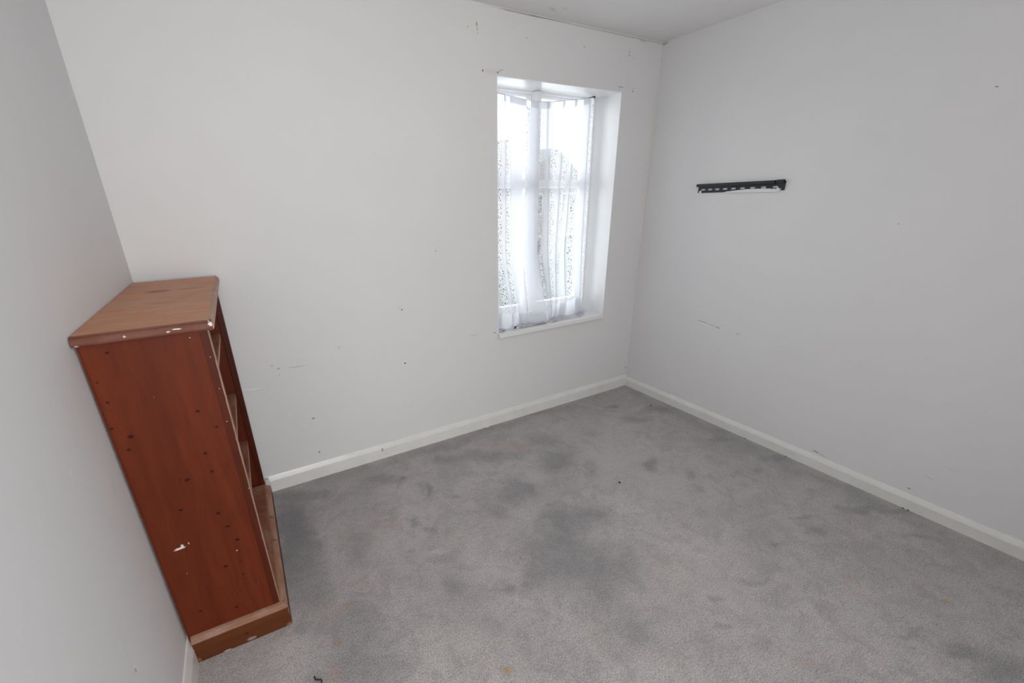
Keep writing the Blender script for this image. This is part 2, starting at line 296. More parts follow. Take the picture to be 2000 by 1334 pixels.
m_nose_shaded = pine('worn_moulding_shaded', (0.125, 0.040, 0.024), (0.18, 0.066, 0.042), 'x', [((.10, .0, 1.176), (.004, .03, .0035), PW, .8), ((.215, 0, 1.178), (.014, .03, .0022), PW, 1.0), ((.195, 0, 1.174), (.006, .03, .003), PW, .9), ((.295, 0, 1.18), (.007, .02, .007), PW, 1.0), ((.0, 0, 1.165), (.006, .03, .004), PW, .7)], .5, .4, (0.28, 0.14, 0.10))  # near nosing: its shaded tone is put into the colour
m_front_nose_lit = pine('worn_front_moulding_lit', (0.38, 0.21, 0.13), (0.50, 0.31, 0.22), 'y', [], .5, .6, (0.55, 0.42, 0.35))  # same nosing along the front, painted paler as the side catching light
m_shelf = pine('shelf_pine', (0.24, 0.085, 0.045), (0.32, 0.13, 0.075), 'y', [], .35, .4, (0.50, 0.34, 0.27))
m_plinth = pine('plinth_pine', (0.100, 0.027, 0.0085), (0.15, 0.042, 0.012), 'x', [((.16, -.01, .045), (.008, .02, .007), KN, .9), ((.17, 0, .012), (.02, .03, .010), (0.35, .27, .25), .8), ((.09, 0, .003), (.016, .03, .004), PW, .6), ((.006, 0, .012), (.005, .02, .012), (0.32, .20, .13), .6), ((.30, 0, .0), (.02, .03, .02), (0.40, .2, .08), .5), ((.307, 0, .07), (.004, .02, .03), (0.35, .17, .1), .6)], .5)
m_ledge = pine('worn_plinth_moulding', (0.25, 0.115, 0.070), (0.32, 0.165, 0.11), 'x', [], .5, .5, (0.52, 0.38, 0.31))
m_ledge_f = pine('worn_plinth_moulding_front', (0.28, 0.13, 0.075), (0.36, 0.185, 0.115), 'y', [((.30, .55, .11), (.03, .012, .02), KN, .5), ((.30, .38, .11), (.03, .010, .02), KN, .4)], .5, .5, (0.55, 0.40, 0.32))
m_oldpaint = flat('old_white_paint', (0.74, 0.71, 0.66), .5, nz=.08, nscale=60)

# ------------------------------------------------------------------ room shell
H = 2.40; YW = -0.0337; NEAR = -3.4
WX0, WX1, WZ0, WZ1, DEP, TH = -1.266, -0.3268, 0.66, 2.0997, 0.2246, 0.34
def struct(name, bm, m, **kw): return tag(obj(name, bm, m, **kw), kind='structure')

def carpet_floor():
    """slab whose top is a fine grid; dirt, spill stains, darker bands and painted corner shade are kept per vertex (colour, coverage)"""
    bm = B(-3.6, 0.3, -5.1, .34, -0.12, -.0005)
    me = bpy.data.meshes.new('floor'); bm.to_mesh(me); bm.free()
    x0, x1, y0, y1, st_ = -3.20, .02, -2.55, .02, .007
    nx, ny = int((x1 - x0) / st_), int((y1 - y0) / st_)
    gx = np.linspace(x0, x1, nx + 1); gy = np.linspace(y0, y1, ny + 1)
    X, Y = [a.ravel() for a in np.meshgrid(gx, gy)]
    W = np.array([[noise.noise((x * 5.5, y * 5.5, 0)) * .05 + noise.noise((x * 20, y * 20, 4)) * .022 + noise.noise((x * 55, y * 55, 2)) * .012,
                   noise.noise((x * 5.5, y * 5.5, 9)) * .05 + noise.noise((x * 20, y * 20, 14)) * .022 + noise.noise((x * 55, y * 55, 12)) * .012] for x, y in zip(X.tolist(), Y.tolist())])
    col = np.zeros((len(X), 3)); cov = np.zeros(len(X))
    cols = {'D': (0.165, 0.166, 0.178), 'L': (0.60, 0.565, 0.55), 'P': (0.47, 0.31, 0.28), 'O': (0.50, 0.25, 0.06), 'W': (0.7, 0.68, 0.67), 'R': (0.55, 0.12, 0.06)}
    for k, x, y, a, b, r, s_ in BLOBS + [('D', -2.70, -.62, .55, .11, 1.55, .30), ('D', -.10, -1.2, 1.3, .08, 1.57, .22), ('D', -1.5, -.07, 1.3, .07, 0, .25)]:  # plus darker bands along the bookcase front and two skirtings
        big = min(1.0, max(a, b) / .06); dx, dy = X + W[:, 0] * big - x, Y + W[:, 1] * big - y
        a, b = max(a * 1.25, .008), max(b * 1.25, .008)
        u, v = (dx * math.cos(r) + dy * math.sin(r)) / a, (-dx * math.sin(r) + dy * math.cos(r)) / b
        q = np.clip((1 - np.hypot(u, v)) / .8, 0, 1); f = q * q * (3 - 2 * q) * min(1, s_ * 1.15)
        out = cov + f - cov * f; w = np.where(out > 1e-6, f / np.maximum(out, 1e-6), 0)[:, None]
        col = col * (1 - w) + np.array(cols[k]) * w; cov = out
    g = bpy.data.meshes.new('grid')
    idx = (np.arange(ny)[:, None] * (nx + 1) + np.arange(nx)[None, :]).ravel()
    n0 = len(me.vertices)
    verts = [tuple(v.co) for v in me.vertices] + list(zip(X.tolist(), Y.tolist(), [0.0] * len(X)))
    faces = [tuple(p.vertices) for p in me.polygons] + [(a + n0, a + 1 + n0, a + nx + 2 + n0, a + nx + 1 + n0) for a in idx.tolist()]
    bm2 = [(-3.6, -5.1), (.3, -5.1), (.3, y0), (-3.6, y0)]; k = len(verts); verts += [(a, b, 0) for a, b in bm2]; faces.append((k, k + 1, k + 2, k + 3))
    for xa, xb, ya, yb in ((-3.6, x0, y0, .34), (x1, .3, y0, .34), (x0, x1, y1, .34)):
        k = len(verts); verts += [(xa, ya, 0), (xb, ya, 0), (xb, yb, 0), (xa, yb, 0)]; faces.append((k, k + 1, k + 2, k + 3))
    bpy.data.meshes.remove(me); me = bpy.data.meshes.new('floor'); me.from_pydata(verts, [], faces)
    at = me.attributes.new('blotch', 'FLOAT_COLOR', 'POINT'); buf = np.zeros((len(verts), 4), np.float32)
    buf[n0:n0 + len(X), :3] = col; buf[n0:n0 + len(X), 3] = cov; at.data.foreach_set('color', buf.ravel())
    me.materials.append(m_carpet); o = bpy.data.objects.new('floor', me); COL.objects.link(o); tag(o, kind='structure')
carpet_floor()
bm = B(-3.6, 0.3, -5.1, .34, H, H + .1); struct('ceiling', bm, m_ceil)
bm = bmesh.new()
box(bm, -3.6, WX0, 0, TH, 0, H); box(bm, WX1, .3, 0, TH, 0, H); box(bm, WX0, WX1, 0, TH, 0, WZ0 - .03); box(bm, WX0, WX1, 0, TH, WZ1, H)
add_marks(struct('wall_back', bm, m_back), crisp(back_marks), 'y', (.745, .742, .738), lambda a, z, o: (a, -o, z))
add_marks(struct('wall_right', B(0, .3, NEAR - .1, 0, 0, H), m_right), crisp(right_marks), 'x', (.765, .762, .765), lambda a, z, o: (-o, a, z))
bm = bmesh.new()   # left wall runs very slightly out of square
wl = lambda y: -3.0772 + 0.0337 * y
a = [(wl(0), 0), (wl(NEAR), NEAR), (wl(NEAR) - .3, NEAR), (wl(0) - .3, 0)]
lo = [bm.verts.new((x, y, 0)) for x, y in a]; hi = [bm.verts.new((x, y, H)) for x, y in a]
bm.faces.new(lo[::-1]); bm.faces.new(hi)
for i in range(4): bm.faces.new((lo[i], lo[(i + 1) % 4], hi[(i + 1) % 4], hi[i]))
add_marks(struct('wall_left', bm, m_left), left_marks, 'x', (.765, .765, .77), lambda a, z, o: (wl(a) + o, a, z))
# wall behind the camera, with an added opening that shapes light on the right wall
DX0, DX1, DZ1 = -2.98, -1.90, 2.03
bm = bmesh.new()
box(bm, -3.6, DX0, NEAR - .1, NEAR, 0, H); box(bm, DX1, .3, NEAR - .1, NEAR, 0, H); box(bm, DX0, DX1, NEAR - .1, NEAR, DZ1, H)
m_plain = flat('plain_wall_paint', (.745, .742, .738), .6, spec=.25)
struct('wall_near', bm, m_plain)
struct('added_landing_wall_back', B(-3.6, .3, -5.1, -5.0, 0, H), m_plain)  # added enclosure beyond the opening, keeps sky light out
struct('added_landing_wall_left', B(-3.6, -3.5, -5.0, NEAR - .1, 0, H), m_plain)
struct('added_landing_wall_right', B(-1.0, -.9, -5.0, NEAR - .1, 0, H), m_plain)
dr = tag(empty('added_doorway', ((DX0 + DX1) / 2, NEAR, 0)), kind='structure')  # trim of the added opening, out of view
bm = bmesh.new(); box(bm, DX0 - .06, DX0 + .02, NEAR, NEAR + .018, 0, DZ1 - .02); box(bm, DX1 - .02, DX1 + .06, NEAR, NEAR + .018, 0, DZ1 - .02); box(bm, DX0 - .06, DX1 + .06, NEAR, NEAR + .018, DZ1 - .02, DZ1 + .06)
bmesh.ops.translate(bm, verts=bm.verts[:], vec=-Vector(dr.location)); obj('architrave', bm, m_gloss, dr, bevel=.003)

# skirtings
def skirt(name, p0, p1, out, h, tk=.018):
    bm = bmesh.new()
    prof = [(0.0005, 0), (tk, 0), (tk, h * .66), (tk * .93, h * .72), (tk * .55, h * .90), (tk * .35, h * .985), (tk * .15, h), (0.0005, h)]
    extrude_profile(bm, prof, p0, p1, out)
    return struct(name, bm, m_skirt)
skirt('baseboard_back', (-3.05, 0, 0), (0, 0, 0), (0, -1, 0), .0965)
skirt('baseboard_right', (0, -.0185, 0), (0, NEAR, 0), (-1, 0, 0), .078)
n_l = Vector((math.cos(YW), math.sin(YW), 0))
skirt('baseboard_left', (wl(-.0005), -.0005, 0), (wl(NEAR + .02), NEAR + .02, 0), n_l, .0965)
skirt('baseboard_near', (-.02, NEAR, 0), (DX1 + .061, NEAR, 0), (0, 1, 0), .0965)

# ------------------------------------------------------------------ window_1
win = tag(empty('window_1', ((WX0 + WX1) / 2, DEP, WZ0)), kind='structure')
WO = Vector(win.location)
def wpart(name, bm, m, parent=None, **kw):
    bmesh.ops.translate(bm, verts=bm.verts[:], vec=-WO)
    return obj(name, bm, m, parent or win, **kw)
# reveal lining (head and two jambs)
t_ = .004
bm = bmesh.new()
box(bm, WX0, WX1, .0005, TH, WZ1 - t_, WZ1); box(bm, WX0, WX0 + t_, .0005, TH, WZ0, WZ1 - t_); box(bm, WX1 - t_, WX1, .0005, TH, WZ0, WZ1 - t_)
wpart('reveal', bm, m_reveal)
# sill board with projecting nosing
bm = bmesh.new()
box(bm, WX0 + .001, WX1 - .001, 0, TH, WZ0 - .028, WZ0); box(bm, WX0 - .006, WX1 - .025, -.032, .0, WZ0 - .028, WZ0 + .001)
wpart('window_sill', bm, m_gloss, bevel=.003)
# outer frame
FY0, FY1 = DEP, DEP + .06; ow = .045; oh = .015
bm = bmesh.new()
box(bm, WX0 + t_, WX1 - t_, FY0, FY1, WZ1 - t_ - oh, WZ1 - t_); box(bm, WX0 + t_, WX1 - t_, FY0, FY1, WZ0, WZ0 + .05)
box(bm, WX0 + t_, WX0 + t_ + ow, FY0, FY1, WZ0 + .05, WZ1 - t_ - oh); box(bm, WX1 - t_ - ow, WX1 - t_, FY0, FY1, WZ0 + .05, WZ1 - t_ - oh)
wpart('window_frame', bm, m_upvc, bevel=.002)
# projecting central mullion
MX0, MX1 = -.864, -.826
wpart('mullion', B(MX0, MX1, DEP - .045, FY1, WZ0 + .001, WZ1 - t_ - .001), m_upvc, bevel=.004)
# two lights, each with its upper pane, transom rail and lower pane
def light(x0, x1, zt0, zt1):
    sw = .034; zb, zt = WZ0 + .05, WZ1 - t_ - oh
    y0, y1 = DEP + .012, DEP + .05
    bm = bmesh.new()
    box(bm, x0, x0 + sw, y0, y1, zb, zt); box(bm, x1 - sw, x1, y0, y1, zb, zt)
    box(bm, x0 + sw, x1 - sw, y0, y1, zt - .015, zt); box(bm, x0 + sw, x1 - sw, y0, y1, zb, zb + .05)
    fr = wpart('sash', bm, m_upvc, bevel=.002)
    wpart('transom', B(x0 + .004, x1 - .004, DEP - .012, y1 + .002, zt0, zt1), m_upvc, bevel=.003)
    wpart('window_pane', B(x0 + sw - .002, x1 - sw + .002, DEP + .028, DEP + .034, zt1 - .002, zt - .014), m_glass)
    wpart('window_pane', B(x0 + sw - .002, x1 - sw + .002, DEP + .028, DEP + .034, zb + .048, zt0 + .002), m_glass)
def glass():
    t = NT('clear_glass'); tr = t.new('ShaderNodeBsdfTransparent'); gl = t.new('ShaderNodeBsdfGlossy'); gl.inputs['Roughness'].default_value = .02
    tr.inputs['Color'].default_value = (.96, .975, .97, 1)
    fr = t.new('ShaderNodeFresnel'); fr.inputs['IOR'].default_value = 1.45; mx = t.new('ShaderNodeMixShader')
    t.link(fr.outputs[0], mx.inputs[0]); t.link(tr.outputs[0], mx.inputs[1]); t.link(gl.outputs[0], mx.inputs[2]); t.link(mx.outputs[0], t.out.inputs['Surface'])
    return t.m
m_glass = glass()
light(WX0 + t_ + ow, MX0, 1.545, 1.597)
light(MX1, WX1 - t_ - ow, 1.545, 1.593)
# casement catch on the left transom
bm = B(-1.185, -1.150, DEP - .03, DEP - .012, 1.555, 1.615); wpart('window_catch', bm, flat('grey_catch', (.5, .5, .52), .4), bevel=.003)

# ------------------------------------------------------------------ net curtain
def lace_mat():
    t = NT('white_lace_net'); uv = t.new('ShaderNodeTexCoord').outputs['UV']
    sep = t.new('ShaderNodeSeparateXYZ'); t.link(uv, sep.inputs[0]); u, v = sep.outputs[0], sep.outputs[1]
    wv = t.wobble(uv, 30, 0.012)
    # scrollwork: rings and curls of solid thread with open holes between
    vo = t.new('ShaderNodeTexVoronoi', feature='DISTANCE_TO_EDGE'); t.link(wv, vo.inputs['Vector']); vo.inputs['Scale'].default_value = 62
    vor = t.new('ShaderNodeTexVoronoi', feature='F1'); t.link(wv, vor.inputs['Vector']); vor.inputs['Scale'].default_value = 26
    holes = t.rng(vo.outputs['Distance'], .12, .20, 0, 1)
    ring = t.math('SINE', t.math('MULTIPLY', vor.outputs['Distance'], 21.0))
    ringm = t.rng(ring, -.5, .2, 0, 1)
    motif = t.math('MULTIPLY', holes, ringm)                       # 1 = open hole
    zone = t.rng(t.noise(t.mapping(uv, (1.3, .4, 0), (0, 0, 0), (1, .8, 1)), 11, 2, .5), .30, .42, 0, 1)   # where the pattern is open
    motif = t.math('MULTIPLY', motif, zone)
    # solid borders: header tape and bottom hem
    body = t.math('MULTIPLY', t.rng(v, .20, .22), t.rng(v, 1.432, 1.436, 1, 0))
    at = t.new('ShaderNodeAttribute', attribute_name='open_panel'); panel = t.rng(at.outputs['Fac'], .3, .7)
    motif = t.math('MULTIPLY', t.math('MULTIPLY', motif, body), panel)
    base_op = t.mix(body, (.92, .92, .92), (.52, .52, .52))
    bo = t.new('ShaderNodeSeparateColor'); t.link(base_op, bo.inputs[0])
    th = t.rng(t.noise(uv, 700, 1, .5), .35, .65, -.06, .06)
    opac = t.math('ADD', bo.outputs[0], th)
    alpha = t.math('MULTIPLY', opac, t.math('SUBTRACT', 1.0, t.math('MULTIPLY', motif, .95)))
    # raised threads around motifs are denser
    thr = t.math('MULTIPLY', t.rng(vo.outputs['Distance'], .02, .13, .30, 0), t.math('MULTIPLY', body, panel))
    alpha = t.math('ADD', alpha, thr)
    al = t.new('ShaderNodeClamp'); t.link(alpha, al.inputs[0])
    df = t.new('ShaderNodeBsdfDiffuse'); df.inputs['Color'].default_value = (.86, .865, .90, 1)
    tl = t.new('ShaderNodeBsdfTranslucent'); tl.inputs['Color'].default_value = (.86, .87, .91, 1)
    m1 = t.new('ShaderNodeMixShader'); m1.inputs[0].default_value = .5; t.link(df.outputs[0], m1.inputs[1]); t.link(tl.outputs[0], m1.inputs[2])
    tr = t.new('ShaderNodeBsdfTransparent'); m2 = t.new('ShaderNodeMixShader')
    t.link(al.outputs[0], m2.inputs[0]); t.link(tr.outputs[0], m2.inputs[1]); t.link(m1.outputs[0], m2.inputs[2]); t.link(m2.outputs[0], t.out.inputs['Surface'])
    return t.m
m_lace = lace_mat()

folds = [  # Z-folds: (x range at the top), (x range at the bottom)
 ((-1.232, -1.205), (-1.235, -1.205)),
 ((-1.127, -1.117), (-1.128, -1.112)), ((-1.091, -.968), (-1.066, -.985)), ((-.930, -.875), (-.972, -.844)), ((-.820, -.788), (-.800, -.752)),
 ((-.687, -.676), (-.722, -.708)), ((-.580, -.562), (-.688, -.636)), ((-.514, -.457), (-.540, -.455))]
XL, XR0, XR1 = -1.256, -.415, -.392
def lerp(a, b, t): return a + (b - a) * t
def path(t, zf):
    """cloth outline at height parameter t (0 top .. 1 bottom) -> list of (x, depth, s)"""
    pts = [(XL, 0.0)]
    for i, (a, b) in enumerate(folds):
        x0, x1 = lerp(a[0], b[0], t), lerp(a[1], b[1], t); d = .007 + .004 * ((i * 7) % 3)
        pts += [(x0, 0.001), (x1, -d * .3), (x1 + .001, -d), (x0, -d * 1.2), (x0 - .001, -d * 1.9), (x1, -d * 2.0)] if i % 2 else \
               [(x0, 0.001), (x1, -d * .25), (x1 + .001, -d * .8), (x0 + .002, -d * 1.1), (x0 + .001, -d * 1.7), (x1 + .003, -d * 1.4)]
    pts += [(lerp(XR0, XR1, t), 0.0)]
    return pts
def resample(pts, per):
    out = []
    for i in range(len(pts) - 1):
        for k in range(per):
            f = k / per; out.append((lerp(pts[i][0], pts[i + 1][0], f), lerp(pts[i][1], pts[i + 1][1], f)))
    out.append(pts[-1]); return out
def wire_z(x):
    ks = [(-1.262, 2.072), (-1.17, 2.053), (-1.03, 2.038), (-.878, 2.0285), (-.83, 2.029), (-.68, 2.048), (-.53, 2.0675), (-.405, 2.087)]
    for (a, za), (b, zb) in zip(ks, ks[1:]):
        if x <= b: return lerp(za, zb, max(0, (x - a) / (b - a)))
    return ks[-1][1]
def curtain():
    bm = bmesh.new(); uvl = bm.loops.layers.uv.new('UVMap'); opl = bm.verts.layers.float.new('open_panel')
    NZ, PER = 90, 5
    SILL = WZ0 + .0035
    rows = []; sref = None
    npt = 6 * len(folds) + 2; OP = []
    for i in range(npt - 1):
        inside = (i % 6) != 0
        OP += [0.0 if inside else 1.0] * PER
    OP.append(1.0)
    OP = [0.0 if (OP[i] and i and i < len(OP) - 1 and (OP[i - 1] == 0)) else OP[i] for i in range(len(OP))]
    for j in range(NZ + 1):
        t = j / NZ
        P = resample(path(t, 0), PER)
        # smooth a little
        for _ in range(3):
            P = [P[0]] + [((P[i - 1][0] + 2 * P[i][0] + P[i + 1][0]) / 4, (P[i - 1][1] + 2 * P[i][1] + P[i + 1][1]) / 4) for i in range(1, len(P) - 1)] + [P[-1]]
        if sref is None:
            sref = [0.0]
            for i in range(1, len(P)): sref.append(sref[-1] + math.hypot(P[i][0] - P[i - 1][0], P[i][1] - P[i - 1][1]))
        row = []
        for i, (x, d) in enumerate(P):
            s = sref[i]; zt = wire_z(x)
            L = 1.50                                   # cloth length, the last part lies on the sill
            dist = t * L                               # distance down the cloth
            drop = zt - SILL
            base = .158 - .010 * math.exp(-((x + .83) / .05) ** 2)
            y = base + d + .003 * math.sin(s * 55 + 2.2 * t) * (1 + t)
            # the lower part swings forward onto the sill
            fwd = .11 * max(0, min(1, (x + .35) / -.5)) + .035 * math.sin(x * 21 + .8) + .02
            fwd = max(.0, min(.145, fwd))
            k = max(0, (dist - drop * .62) / (drop * .38)); k = min(k, 1)
            y -= fwd * (k * k * (3 - 2 * k)) * .75
            z = zt - dist
            if t < .03: z += .004 * math.sin(s * 240) * 0
            rest = dist - drop
            n = noise.noise(Vector((s * 16, dist * 20, 3.1)))
            if z < SILL + .10:
                q = 1 - max(0, (z - SILL)) / .10
                x += .008 * q * noise.noise(Vector((s * 12, dist * 9, 8)))
                y += .010 * q * n
            if rest > 0:
                y -= rest * .62
                z = SILL + .0010 + (.022 + .014 * math.sin(s * 31)) * abs(n) * math.sin(math.pi * min(1, .18 + .82 * rest / .115))
            else:
                z = max(z, SILL + .0045 + .02 * abs(n) * 1)
            y = max(y, .012)
            vv = bm.verts.new((x, y, z)); vv[opl] = OP[i]; row.append(vv)
        rows.append(row)
    for j in range(NZ):
        for i in range(len(rows[0]) - 1):
            f = bm.faces.new((rows[j][i], rows[j][i + 1], rows[j + 1][i + 1], rows[j + 1][i]))
            uvs = ((sref[i], j), (sref[i + 1], j), (sref[i + 1], j + 1), (sref[i], j + 1))
            for lp, (u, jj) in zip(f.loops, uvs): lp[uvl].uv = (u, 1.47 * (1 - jj / NZ))
    return bm
cur = tag(empty('net_curtain', (-.83, .15, WZ0 + .002)), 'white lace net curtain sagging on a wire, its hem bunched on the window sill', 'net curtain')
bm = curtain(); bmesh.ops.translate(bm, verts=bm.verts[:], vec=-Vector(cur.location))
me_o = obj('net_panel', bm, m_lace, cur, smooth=True)
# wire with small hooks
def tube(bm, pts, r, n=8):
    prev = None
    for i, p in enumerate(pts):
        p = Vector(p); a = Vector(pts[max(0, i - 1)]); b = Vector(pts[min(len(pts) - 1, i + 1)])
        d = (b - a).normalized(); q = d.to_track_quat('Z', 'Y')
        ring = [bm.verts.new(p + q @ Vector((r * math.cos(k * 2 * math.pi / n), r * math.sin(k * 2 * math.pi / n), 0))) for k in range(n)]
        if prev:
            for k in range(n): bm.faces.new((prev[k], prev[(k + 1) % n], ring[(k + 1) % n], ring[k]))
        else: bm.faces.new(ring[::-1])
        prev = ring
    bm.faces.new(prev)
bm = bmesh.new()
tube(bm, [(x, .158 - .010 * math.exp(-((x + .83) / .05) ** 2) - .004, wire_z(x) + .001) for x in [-1.2615 + i * .03 for i in range(29)]], .0022)
bmesh.ops.translate(bm, verts=bm.verts[:], vec=-Vector(cur.location))
obj('curtain_wire', bm, flat('white_wire', (.55, .54, .56), .4), cur)
bm = bmesh.new(); cyl(bm, (-.4105, .19, 2.091), .0055, .045, 'y', 12); cyl(bm, (-.4105, .163, 2.091), .009, .008, 'y', 12)
bmesh.ops.translate(bm, verts=bm.verts[:], vec=-Vector(cur.location))
tag(obj('wire_hook', bm, flat('dark_hook', (.03, .025, .025), .5), cur), 'small dark hook at the right end of the wire')

# ------------------------------------------------------------------ bookcase
D, HP, HT, L = .307, .1096, 1.1906, .886
bc = tag(empty('bookcase', (-3.0906, -.9327, 0), (0, -.0042, YW)),
         'tall orange-stained pine bookcase with worn top standing in the left corner', 'bookcase')
X0 = -.0087; XS = .262; XF = .284; E = .02; YE = L - .006
# side panels
obj('side_panel', B(X0 + .004, XS, E, E + .02, 0.004, HT - .026), m_side, bc, bevel=.0012)
obj('side_panel', B(X0 + .004, XS, YE - .02, YE, 0.004, HT - .026), m_side, bc, bevel=.0012)
obj('back_panel', B(X0, X0 + .0038, E, YE, .004, HT - .026), m_pine, bc)
# face frame stiles, front corner chewed and worn
def stile(y0, y1, inner):
    bm = bmesh.new(); N = 60; z0, z1 = HP - .02, HT - .026
    rows = []
    for i in range(N + 1):
        z = lerp(z0, z1, i / N); w = noise.noise(Vector((z * 9, y0 * 3, 0))) * .0018
        ch = .0016 + .0016 * abs(noise.noise(Vector((z * 23, 5, y0)))) + (.005 if .90 < z < 1.08 and inner == 1 else 0) * abs(noise.noise(Vector((z * 40, 1, 1))))
        if inner == 1: poly = [(XS, y0), (XF - ch, y0), (XF, y0 + ch * 1.4), (XF + 0, y1 + w), (XS, y1 + w)]
        else: poly = [(XS, y0 + w), (XF, y0 + w), (XF, y1 - ch), (XF - ch, y1), (XS, y1)]
        rows.append([bm.verts.new((x, y, z)) for x, y in poly])
    for i in range(N):
        for k in range(5): bm.faces.new((rows[i][k], rows[i][(k + 1) % 5], rows[i + 1][(k + 1) % 5], rows[i + 1][k]))
    bm.faces.new(rows[0]); bm.faces.new(rows[-1])
    o = obj('stile', bm, m_stile, bc); o.data.materials.append(m_edge)
    for p in o.data.polygons:
        if inner == 1 and p.normal.x > .35: p.material_index = 1
    return o
stile(E + .0005, E + .036, 1); stile(YE - .036, YE - .0005, 0)
# shelves
for zt in (.942, .640, .381):
    bm = B(X0 + .006, XS - .006, E + .021, YE - .021, zt - .02, zt); obj('shelf', bm, m_shelf, bc, bevel=.003, seg=3)
obj('bottom_shelf', B(X0 + .006, XF + .0004, E + .037, YE - .037, .094, .1135), m_shelf, bc, bevel=.002)
# top slab, with bullnose moulding along near side and front
tp = obj('top_board', B(X0 - .002, .290, .012, L - .002, HT - .024, HT), m_top, bc, bevel=.0015)
def nose_profile(r, t, n=7):
    pr = [(0, 0), (r * .45, 0)]
    pr += [(r * .45 + r * .55 * math.sin(a), t * .30 + -t * .30 * math.cos(a)) for a in [i / n * math.pi / 2 for i in range(1, n + 1)]]
    pr += [(r * (.45 + .55 * math.cos(a)), t * .30 + t * .55 * math.sin(a)) for a in [i / n * math.pi / 2 for i in range(1, n + 1)]]
    pr += [(r * .30, t * .86), (r * .28, t), (0, t)]
    return pr
bm = bmesh.new(); extrude_profile(bm, nose_profile(.014, .0275), (X0 - .002, .012, HT - .0275), (.2985, .012, HT - .0275), (0, -1, 0))
obj('edge_moulding', bm, m_nose_shaded, bc)
bm = bmesh.new(); extrude_profile(bm, nose_profile(.0125, .0275), (.290, .003, HT - .0275), (.290, L - .002, HT - .0275), (1, 0, 0))
obj('edge_moulding', bm, m_front_nose_lit, bc)
# plinth with ogee ledge on near side and front
bm = bmesh.new(); box(bm, -.001, D, .0, .019, 0, HP - .022); box(bm, D - .019, D, .019, L, 0, HP - .022)
for _ in range(1):
    pass
obj('plinth', bm, m_plinth, bc, bevel=.002)
pr = [(0, 0), (.019, 0), (.0195, .004), (.017, .007), (.0155, .012), (.011, .018), (.004, .0215), (0, .022)]
bm = bmesh.new(); extrude_profile(bm, pr, (-.001, E - .0005, HP - .022), (D - .004, E - .0005, HP - .022), (0, -1, 0))
obj('plinth_moulding', bm, m_ledge, bc)
pr2 = [(0, 0), (.022, 0), (.0225, .004), (.020, .007), (.018, .012), (.013, .018), (.005, .0215), (0, .022)]
bm = bmesh.new(); extrude_profile(bm, pr2, (XF + .0005, .004, HP - .022), (XF + .0005, L, HP - .022), (1, 0, 0))
obj('plinth_moulding', bm, m_ledge_f, bc)
# old white paint caught on the far front corner
bm = bmesh.new()
zs = [HP + .001 + i * .006 for i in range(9)]
rows = []
for i, z in enumerate(zs):
    w = .010 + .006 * noise.noise(Vector((z * 60, 1, 2))) - (.006 if i == 8 else 0)
    rows.append([bm.verts.new((XF - .004, YE - w, z)), bm.verts.new((XF + .0012, YE - w, z)), bm.verts.new((XF + .0012, YE + .0012, z)), bm.verts.new((XF - w, YE + .0012, z))])
for i in range(8):
    for k in range(3): bm.faces.new((rows[i][k], rows[i][k + 1], rows[i + 1][k + 1], rows[i + 1][k]))
tag(obj('paint_patch', bm, m_oldpaint, bc), 'white paint on the far front corner')
bm = bmesh.new()
a = [bm.verts.new((XF + .004 + .019 * (i / 6) + .001, L - .055 + .005 * math.sin(i * 2.3), HP - .0005 - .0026 * (i / 6) ** 2 * 3)) for i in range(7)]
b = [bm.verts.new((XF + .004 + .019 * (i / 6) + .001, L + .0003, HP + .0004 - .0026 * (i / 6) ** 2 * 3)) for i in range(7)]
for i in range(6): bm.faces.new((a[i], a[i + 1], b[i + 1], b[i]))
tag(obj('paint_patch', bm, m_oldpaint, bc), 'white paint on the far end of the plinth')

